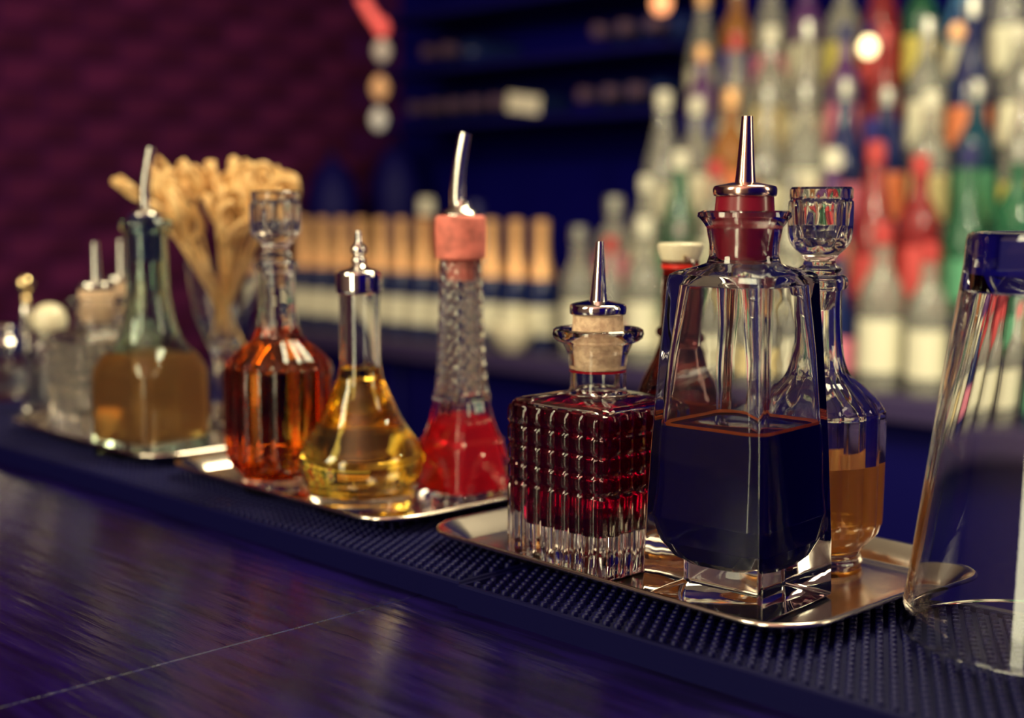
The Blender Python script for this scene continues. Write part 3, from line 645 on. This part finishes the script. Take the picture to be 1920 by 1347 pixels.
# ------------------------------------------------------------------ back bar
CZ = HC - .345
cnt = frame_thing('back_counter', 'long dark back counter with a grey front edge behind the bar', 'counter')
B('countertop', .2, 3.30, 2.16, 2.85, CZ - .045, CZ, M['counter'], cnt, .004)
for i in range(5): B('cabinet_panel', .25 + i * .6, .83 + i * .6, 2.20, 2.26, -Z0 + .1, CZ - .05, M['dark'], cnt, .006)
B('carcass', .22, 3.28, 2.262, 2.84, -Z0, CZ - .046, M['dark'], cnt)
FAR = dict(
    clear=pbr('clear_bottle_glass', (.70, .70, .62), .10, trans=.72), dark=pbr('dark_green_bottle_glass', (.010, .020, .10), .12), green=pbr('green_bottle_glass', (.05, .24, .13), .12, trans=.6),
    amberg=pbr('amber_bottle_glass', (.50, .22, .07), .12, trans=.4), teal=pbr('teal_bottle_glass', (.01, .07, .12), .12, trans=.3), redg=pbr('red_bottle_glass', (.45, .05, .06), .12, trans=.55), violet=pbr('violet_bottle_glass', (.16, .06, .22), .15, trans=.3), blue=pbr('blue_bottle_glass', (.10, .30, .55), .15, trans=.2),
    lw=pbr('white_label', (.85, .82, .62), .6), lc=pbr('cream_label', (.85, .70, .35), .6), lr=pbr('red_label', (.62, .07, .07), .6), lo=pbr('orange_label', (.85, .25, .10), .6), lg=pbr('green_label', (.10, .36, .20), .6), lp=pbr('pink_label', (.80, .25, .35), .6), lb=pbr('navy_label', (.05, .05, .35), .6), ly=pbr('yellow_label', (.75, .65, .15), .6),
    foil=pbr('copper_foil', (1, .56, .25), .38, .35), capg=pbr('grey_cap', (.5, .5, .45), .3, .7), capr=pbr('red_cap', (.55, .06, .06), .4), capk=pbr('black_cap', (.02, .02, .12), .4), capw=pbr('white_cap', (.85, .82, .65), .4))
SH = {
    'champagne': ([(0, .036), (.002, .041), (.01, .0425), (.125, .0425), (.150, .040), (.18, .030), (.21, .020), (.24, .0155), (.29, .0145), (.295, .0165), (.300, .0165), (.302, .012)], (.035, .105, .0432), (.205, .308, .0195, .0145)),
    'round': ([(0, .033), (.002, .037), (.01, .0385), (.165, .0385), (.185, .034), (.205, .022), (.22, .0155), (.27, .0140), (.275, .0155), (.279, .012)], (.035, .125, .0392), (.255, .292, .0165, .0165)),
    'slope': ([(0, .036), (.002, .040), (.01, .041), (.12, .041), (.15, .037), (.19, .026), (.23, .0165), (.28, .0145), (.285, .0155), (.288, .012)], (.03, .10, .0417), (.262, .300, .0165, .0165)),
    'flask': ([(0, .040), (.002, .045), (.01, .0465), (.11, .0465), (.14, .043), (.155, .030), (.165, .0175), (.205, .016), (.21, .0175), (.214, .013)], (.025, .095, .0472), (.190, .232, .020, .020)),
}
MC = {}
def far_bottle(shape, u, v, z, g, l, c, label, group, k=1.0, name='liquor_bottle'):
    pr, (l0, l1, lr_), (c0, c1_, ra, rb) = SH[shape]
    def get(key, f):
        if key not in MC: MC[key] = f()
        return MC[key]
    t = empty(name, UV(u, v, z), rng.uniform(0, 6)); tag(t, label, 'bottle', group); t.scale = (k, k, k)
    link('glass_body', get((shape, g), lambda: MB().lathe(pr, 24).mesh('far_body', FAR[g], 40)), t)
    link('paper_label', get((shape, 'l', l), lambda: MB().lathe([(l0, lr_ - .001), (l0, lr_), (l1, lr_), (l1, lr_ - .001)], 24).mesh('far_label', FAR[l], 40)), t)
    link('foil_neck' if shape == 'champagne' else 'bottle_cap', get((shape, 'c', c), lambda: MB().lathe([(.170, .0330), (.1705, .0348), (.180, .0318), (.195, .0264), (.210, .0218), (.225, .0190), (.240, .0172), (.285, .0162), (.300, .0180), (.306, .0176), (.310, .0120)] if shape == 'champagne' else [(c0, ra - .002), (c0, ra), (c0 + (c1_ - c0) * .3, rb + .001), (c1_ - .003, rb), (c1_, rb * .8)], 20).mesh('far_cap', FAR[c], 40)), t)
    return t
ORD = ['first', 'second', 'third', 'fourth', 'fifth', 'sixth', 'seventh', 'eighth', 'ninth', 'tenth', 'eleventh', 'twelfth', 'thirteenth', 'fourteenth', 'fifteenth', 'sixteenth']
for i in range(12):
    u = 3.19 - i * .087
    far_bottle('champagne', u, 2.30, CZ, 'dark', 'lw', 'foil', 'dark sparkling wine bottle with copper foil neck, %s from the left in the blurred row' % ORD[i], 'sparkling wine bottles on the back counter', name='wine_bottle')
TI = [(-.205, 2.33, 1120), (-.062, 2.44, 1215), (.085, 2.55, 1285), (.235, 2.66, 1285)]
for (z, v, px), nm_ in zip(TI, ('second tier', 'third tier', 'fourth tier', 'top tier')):
    t = frame_thing('display_riser', 'dark stepped riser holding the %s of bottles' % nm_, 'riser'); B('riser_block', .2, onV(px - 25, v), v - .052, v + .055, CZ, HC + z, M['dark'], t)
GN = dict(clear='clear', dark='dark', green='green', amberg='amber', teal='teal', redg='red', violet='violet', blue='blue')
LN = dict(lw='white', lc='cream', lr='red', lo='orange', lg='green', lp='pink', lb='navy', ly='yellow')
rows = [
 ('counter row', CZ, 2.23, [(1085, 'round', 'clear', 'lw', 'capg'), (1140, 'slope', 'clear', 'lp', 'capr'), (1195, 'round', 'clear', 'lw', 'capw'), (1250, 'slope', 'green', 'lw', 'capg'), (1305, 'round', 'clear', 'lw', 'capw'), (1365, 'slope', 'clear', 'lc', 'capg'), (1430, 'round', 'clear', 'lw', 'capw'), (1495, 'slope', 'dark', 'lp', 'capr'), (1560, 'round', 'clear', 'lw', 'capr'), (1632, 'round', 'clear', 'lw', 'capr'), (1706, 'round', 'clear', 'lw', 'capr'), (1790, 'slope', 'teal', 'lg', 'capg'), (1875, 'round', 'clear', 'lb', 'capr')]),
 ('second tier', HC - .205, 2.33, [(1150, 'flask', 'clear', 'lp', 'capg'), (1205, 'round', 'clear', 'lw', 'capw'), (1262, 'slope', 'green', 'lg', 'capw'), (1318, 'round', 'clear', 'lw', 'capr'), (1378, 'round', 'amberg', 'lc', 'capg'), (1440, 'slope', 'clear', 'lw', 'capg'), (1505, 'round', 'violet', 'lw', 'capw'), (1572, 'slope', 'redg', 'lr', 'capr'), (1640, 'round', 'redg', 'lr', 'capr'), (1712, 'slope', 'green', 'lg', 'capk'), (1790, 'round', 'green', 'lw', 'capg'), (1875, 'slope', 'clear', 'lr', 'capk')]),
 ('third tier', HC - .062, 2.44, [(1240, 'slope', 'clear', 'lw', 'capw'), (1296, 'round', 'clear', 'lw', 'capw'), (1352, 'round', 'amberg', 'lo', 'foil'), (1412, 'slope', 'clear', 'lw', 'capg'), (1476, 'round', 'clear', 'lw', 'capg'), (1540, 'slope', 'dark', 'lp', 'capg'), (1612, 'round', 'dark', 'lo', 'capg'), (1690, 'round', 'clear', 'lc', 'capw'), (1760, 'round', 'teal', 'lg', 'capg'), (1830, 'slope', 'clear', 'ly', 'capg'), (1905, 'round', 'redg', 'lr', 'capr')]),
 ('fourth tier', HC + .085, 2.55, [(1310, 'round', 'violet', 'lb', 'foil'), (1370, 'slope', 'clear', 'lw', 'capr'), (1432, 'round', 'clear', 'lc', 'capw'), (1495, 'slope', 'clear', 'lw', 'capg'), (1560, 'round', 'violet', 'lp', 'capk'), (1628, 'slope', 'redg', 'lb', 'capr'), (1700, 'round', 'clear', 'lw', 'capg'), (1772, 'slope', 'dark', 'lo', 'capg'), (1848, 'round', 'clear', 'lw', 'capw'), (1920, 'slope', 'redg', 'lr', 'capw')]),
 ('top tier', HC + .235, 2.66, [(1310, 'slope', 'clear', 'lw', 'foil'), (1372, 'round', 'amberg', 'lb', 'capg'), (1435, 'slope', 'clear', 'lp', 'capg'), (1500, 'round', 'violet', 'lw', 'capr'), (1566, 'round', 'clear', 'ly', 'capw'), (1634, 'slope', 'redg', 'lr', 'foil'), (1704, 'round', 'green', 'ly', 'capr'), (1778, 'slope', 'blue', 'lw', 'capw'), (1850, 'round', 'clear', 'lw', 'capg'), (1925, 'slope', 'clear', 'lw', 'capg')]),
]
for nm, z, v, lst in rows:
    lu = 99
    for i, (px, sh, g, l, c) in enumerate(lst):
        lu = min(onV(px, v), lu - .0955)
        far_bottle(sh, lu, v, z, g, l, c, '%s blurred bottle with %s label, %s from the left on the %s' % (GN[g], LN[l], ORD[i], nm), 'liquor bottles on the back bar, ' + nm, k=rng.uniform(.90, 1.10))
# odds and ends behind the sparkling wine
far_bottle('round', onV(800, 2.42), 2.42, CZ, 'redg', 'lp', 'capw', 'pinkish tall bottle standing behind the sparkling wine row', None, 1.25)
far_bottle('slope', onV(893, 2.42), 2.42, CZ, 'blue', 'lb', 'capk', 'blue glass bottle standing behind the sparkling wine row', None, 1.18)
bu = onV(945, 2.19)
t = thing('bowl', 'cream ceramic bowl on the back counter below the copper foil necks', 'bowl', UV(bu, 2.215, CZ), 0)
MB().lathe(cat([(0, .024), (.003, .026), (.012, .036), (.035, .052), (.060, .058)], 3) + cat([(.060, .055), (.035, .048), (.014, .032), (.006, .01)], 3), 32).obj('bowl_body', M['white'], t, 50)
# ice buckets, dark against the brick
for px, hh, lab in ((522, .50, 'lower of the two black domed ice buckets in front of the brick wall'), (594, .55, 'taller of the two black domed ice buckets in front of the brick wall')):
    v = 2.42 if px < 550 else 2.66; u = min(onV(px, v), 3.2 if px > 550 else 3.2)
    u = onV(px, v) if onV(px, v) < 3.21 else 3.21
    t = thing('ice_bucket', lab, 'ice bucket', UV(u, v, CZ), 0)
    MB().lathe([(0, .06), (.004, .065), (hh * .62, .080), (hh * .64, .080), (hh * .64, .076), (.01, .058), (.008, .02)], 32).obj('bucket_body', M['dark'], t)
    MB().lathe(cat([(hh * .642, .084), (hh * .66, .084), (hh * .80, .072), (hh * .92, .040), (hh * .95, .012), (hh * .97, .014), (hh, .010), (hh * 1.01, .002)], 3), 32).obj('dome_lid', M['dark'], t, 50)
# wine rack with bottle ends, behind
ru0, ru1 = onV(1262, 2.60), onV(735, 2.60)
rz0, rz1 = HC + .22, HC + .86
for i in range(4):
    t = frame_thing('wall_shelf', 'dark wall shelf of the lying wine bottles, %s of four from below' % ORD[i], 'shelf')
    B('shelf_board', ru0, ru1, 2.56, 2.859, rz0 + i * .157, rz0 + i * .157 + .02, M['dark'], t, .002)
spots = [(790, 150), (815, 60), (850, 30), (805, 182), (838, 182), (855, 110), (862, 140), (1103, 110), (1130, 70), (1150, 152), (1193, 148), (1163, 15), (1230, 95)]
wb = MB().lathe(SH['round'][0], 20).mesh('far_wine', FAR['dark'], 40); wc = MB().lathe([(.235, .0165), (.236, .018), (.278, .018), (.281, .012)], 16).mesh('far_wine_cap', pbr('dull_wine_foil', (.10, .055, .10), .5), 40)
row_z = [rz0 + .157 * i + .022 for i in range(4)]
for r_ in range(4):
    cols = sorted([onV(px, 2.6) for px, py in spots if abs((HC - (py - HOR) / FPX * 3.2) - row_z[r_] - .04) < .085], reverse=True)
    last = 99
    n_ = 0
    for u in cols:
        if last - u < .085: u = last - .085
        last = u; t = empty('wine_bottle', UV(u, 2.61, row_z[r_] + .040), 0)
        t.rotation_euler = (-math.pi / 2, 0, BANG)
        tag(t, 'dark wine bottle lying in the rack, %s from the left on the %s shelf' % (ORD[n_], ['bottom', 'second', 'third', 'top'][r_]), 'bottle', 'wine bottles lying in the rack'); n_ += 1
        t.location = UV(u, 2.845, row_z[r_] + .040)
        link('glass_body', wb, t); link('foil_cap', wc, t)
# small paper card hung on the rack
t = tag(link('paper_card', (lambda mb: (mb.box(-.062, .062, -.0015, .0015, -.024, .024, .0005), mb.mesh('paper_card', M['paper'], 0))[1])(MB())), 'small white paper card standing on the dark wall shelf below the wine bottles', 'card')
t.location = UV(onV(980, 2.59), 2.592, HC + (HOR - 175) / FPX * 3.25); t.rotation_euler = (0, R(-8), BANG)

# ------------------------------------------------------------------ hanging lights
def bulb_mat(name, col, s): return pbr(name, col, .4, emit=col, estr=s)
LB = dict(r=bulb_mat('red_bulb', (.9, .12, .10), .6), c=bulb_mat('cream_bulb', (.6, .5, .4), .3), a=bulb_mat('amber_bulb', (.75, .4, .18), .4), w=bulb_mat('white_bulb', (.65, .6, .5), .35), hot=bulb_mat('hot_bulb', (1, .80, .42), 3.0), o=bulb_mat('orange_bulb', (1, .40, .18), 1.2))
Yc = 3.6; 
def at3(px, py, Y): return Vector(((px - 960) / FPX * dep(Y, ZA(py, Y)), Y, Z0 + ZA(py, Y)))
t = thing('string_light', 'vertical string of coloured glass bulbs hanging at the corner of the brick wall', 'string light', at3(712, 250, Yc), 0)
base = t.location.copy()
def loc_(px, py): return at3(px, py, Yc) - base
MB().tube([loc_(655, -60), loc_(680, 0), loc_(714, 55), loc_(716, 95), loc_(712, 160), loc_(709, 225)], .003, 6).obj('cord', M['dark'], t)
MB().tube([loc_(676, -6), loc_(697, 28), loc_(712, 52)], [.014, .016, .014], 10).obj('red_tube', LB['r'], t)
for nm, px, py, r in (('r', 716, 52, .020), ('c', 716, 95, .022), ('a', 712, 165, .024), ('w', 710, 224, .022)):
    p = loc_(px, py); MB().lathe(cat([(p.z - r * 1.3, .002), (p.z - r, r * .6), (p.z, r), (p.z + r * .8, r * .7), (p.z + r * 1.3, r * .35)], 4), 20, (p.x, p.y)).obj('bulb', LB[nm], t, 60)
def pendant(px, py, Y, r, m, label, power=0):
    t = thing('pendant_lamp', label, 'lamp', at3(px, py, Y), 0)
    MB().lathe(cat([(-r, .002), (-r * .8, r * .6), (0, r), (r * .7, r * .75), (r * 1.2, r * .4)], 4), 24).obj('bulb', LB[m], t, 60)
    MB().lathe([(r * 1.15, r * .45), (r * 2.2, r * .5), (r * 2.6, r * .2)], 20).obj('socket', M['dark'], t)
    top = 2.2 + Z0 - t.location.z
    MB().tube([(0, 0, r * 2.5), (0, 0, top)], .002, 6).obj('cord', M['dark'], t)
pendant(1628, 90, 2.45, .017, 'hot', 'small round glowing bulb hanging in front of the liquor shelf')
pendant(1240, 8, 2.9, .022, 'o', 'orange glowing bulb hanging at the top centre of the frame')
pendant(1795, 62, 2.45, .016, 'a', 'dim amber bulb hanging at the upper right')
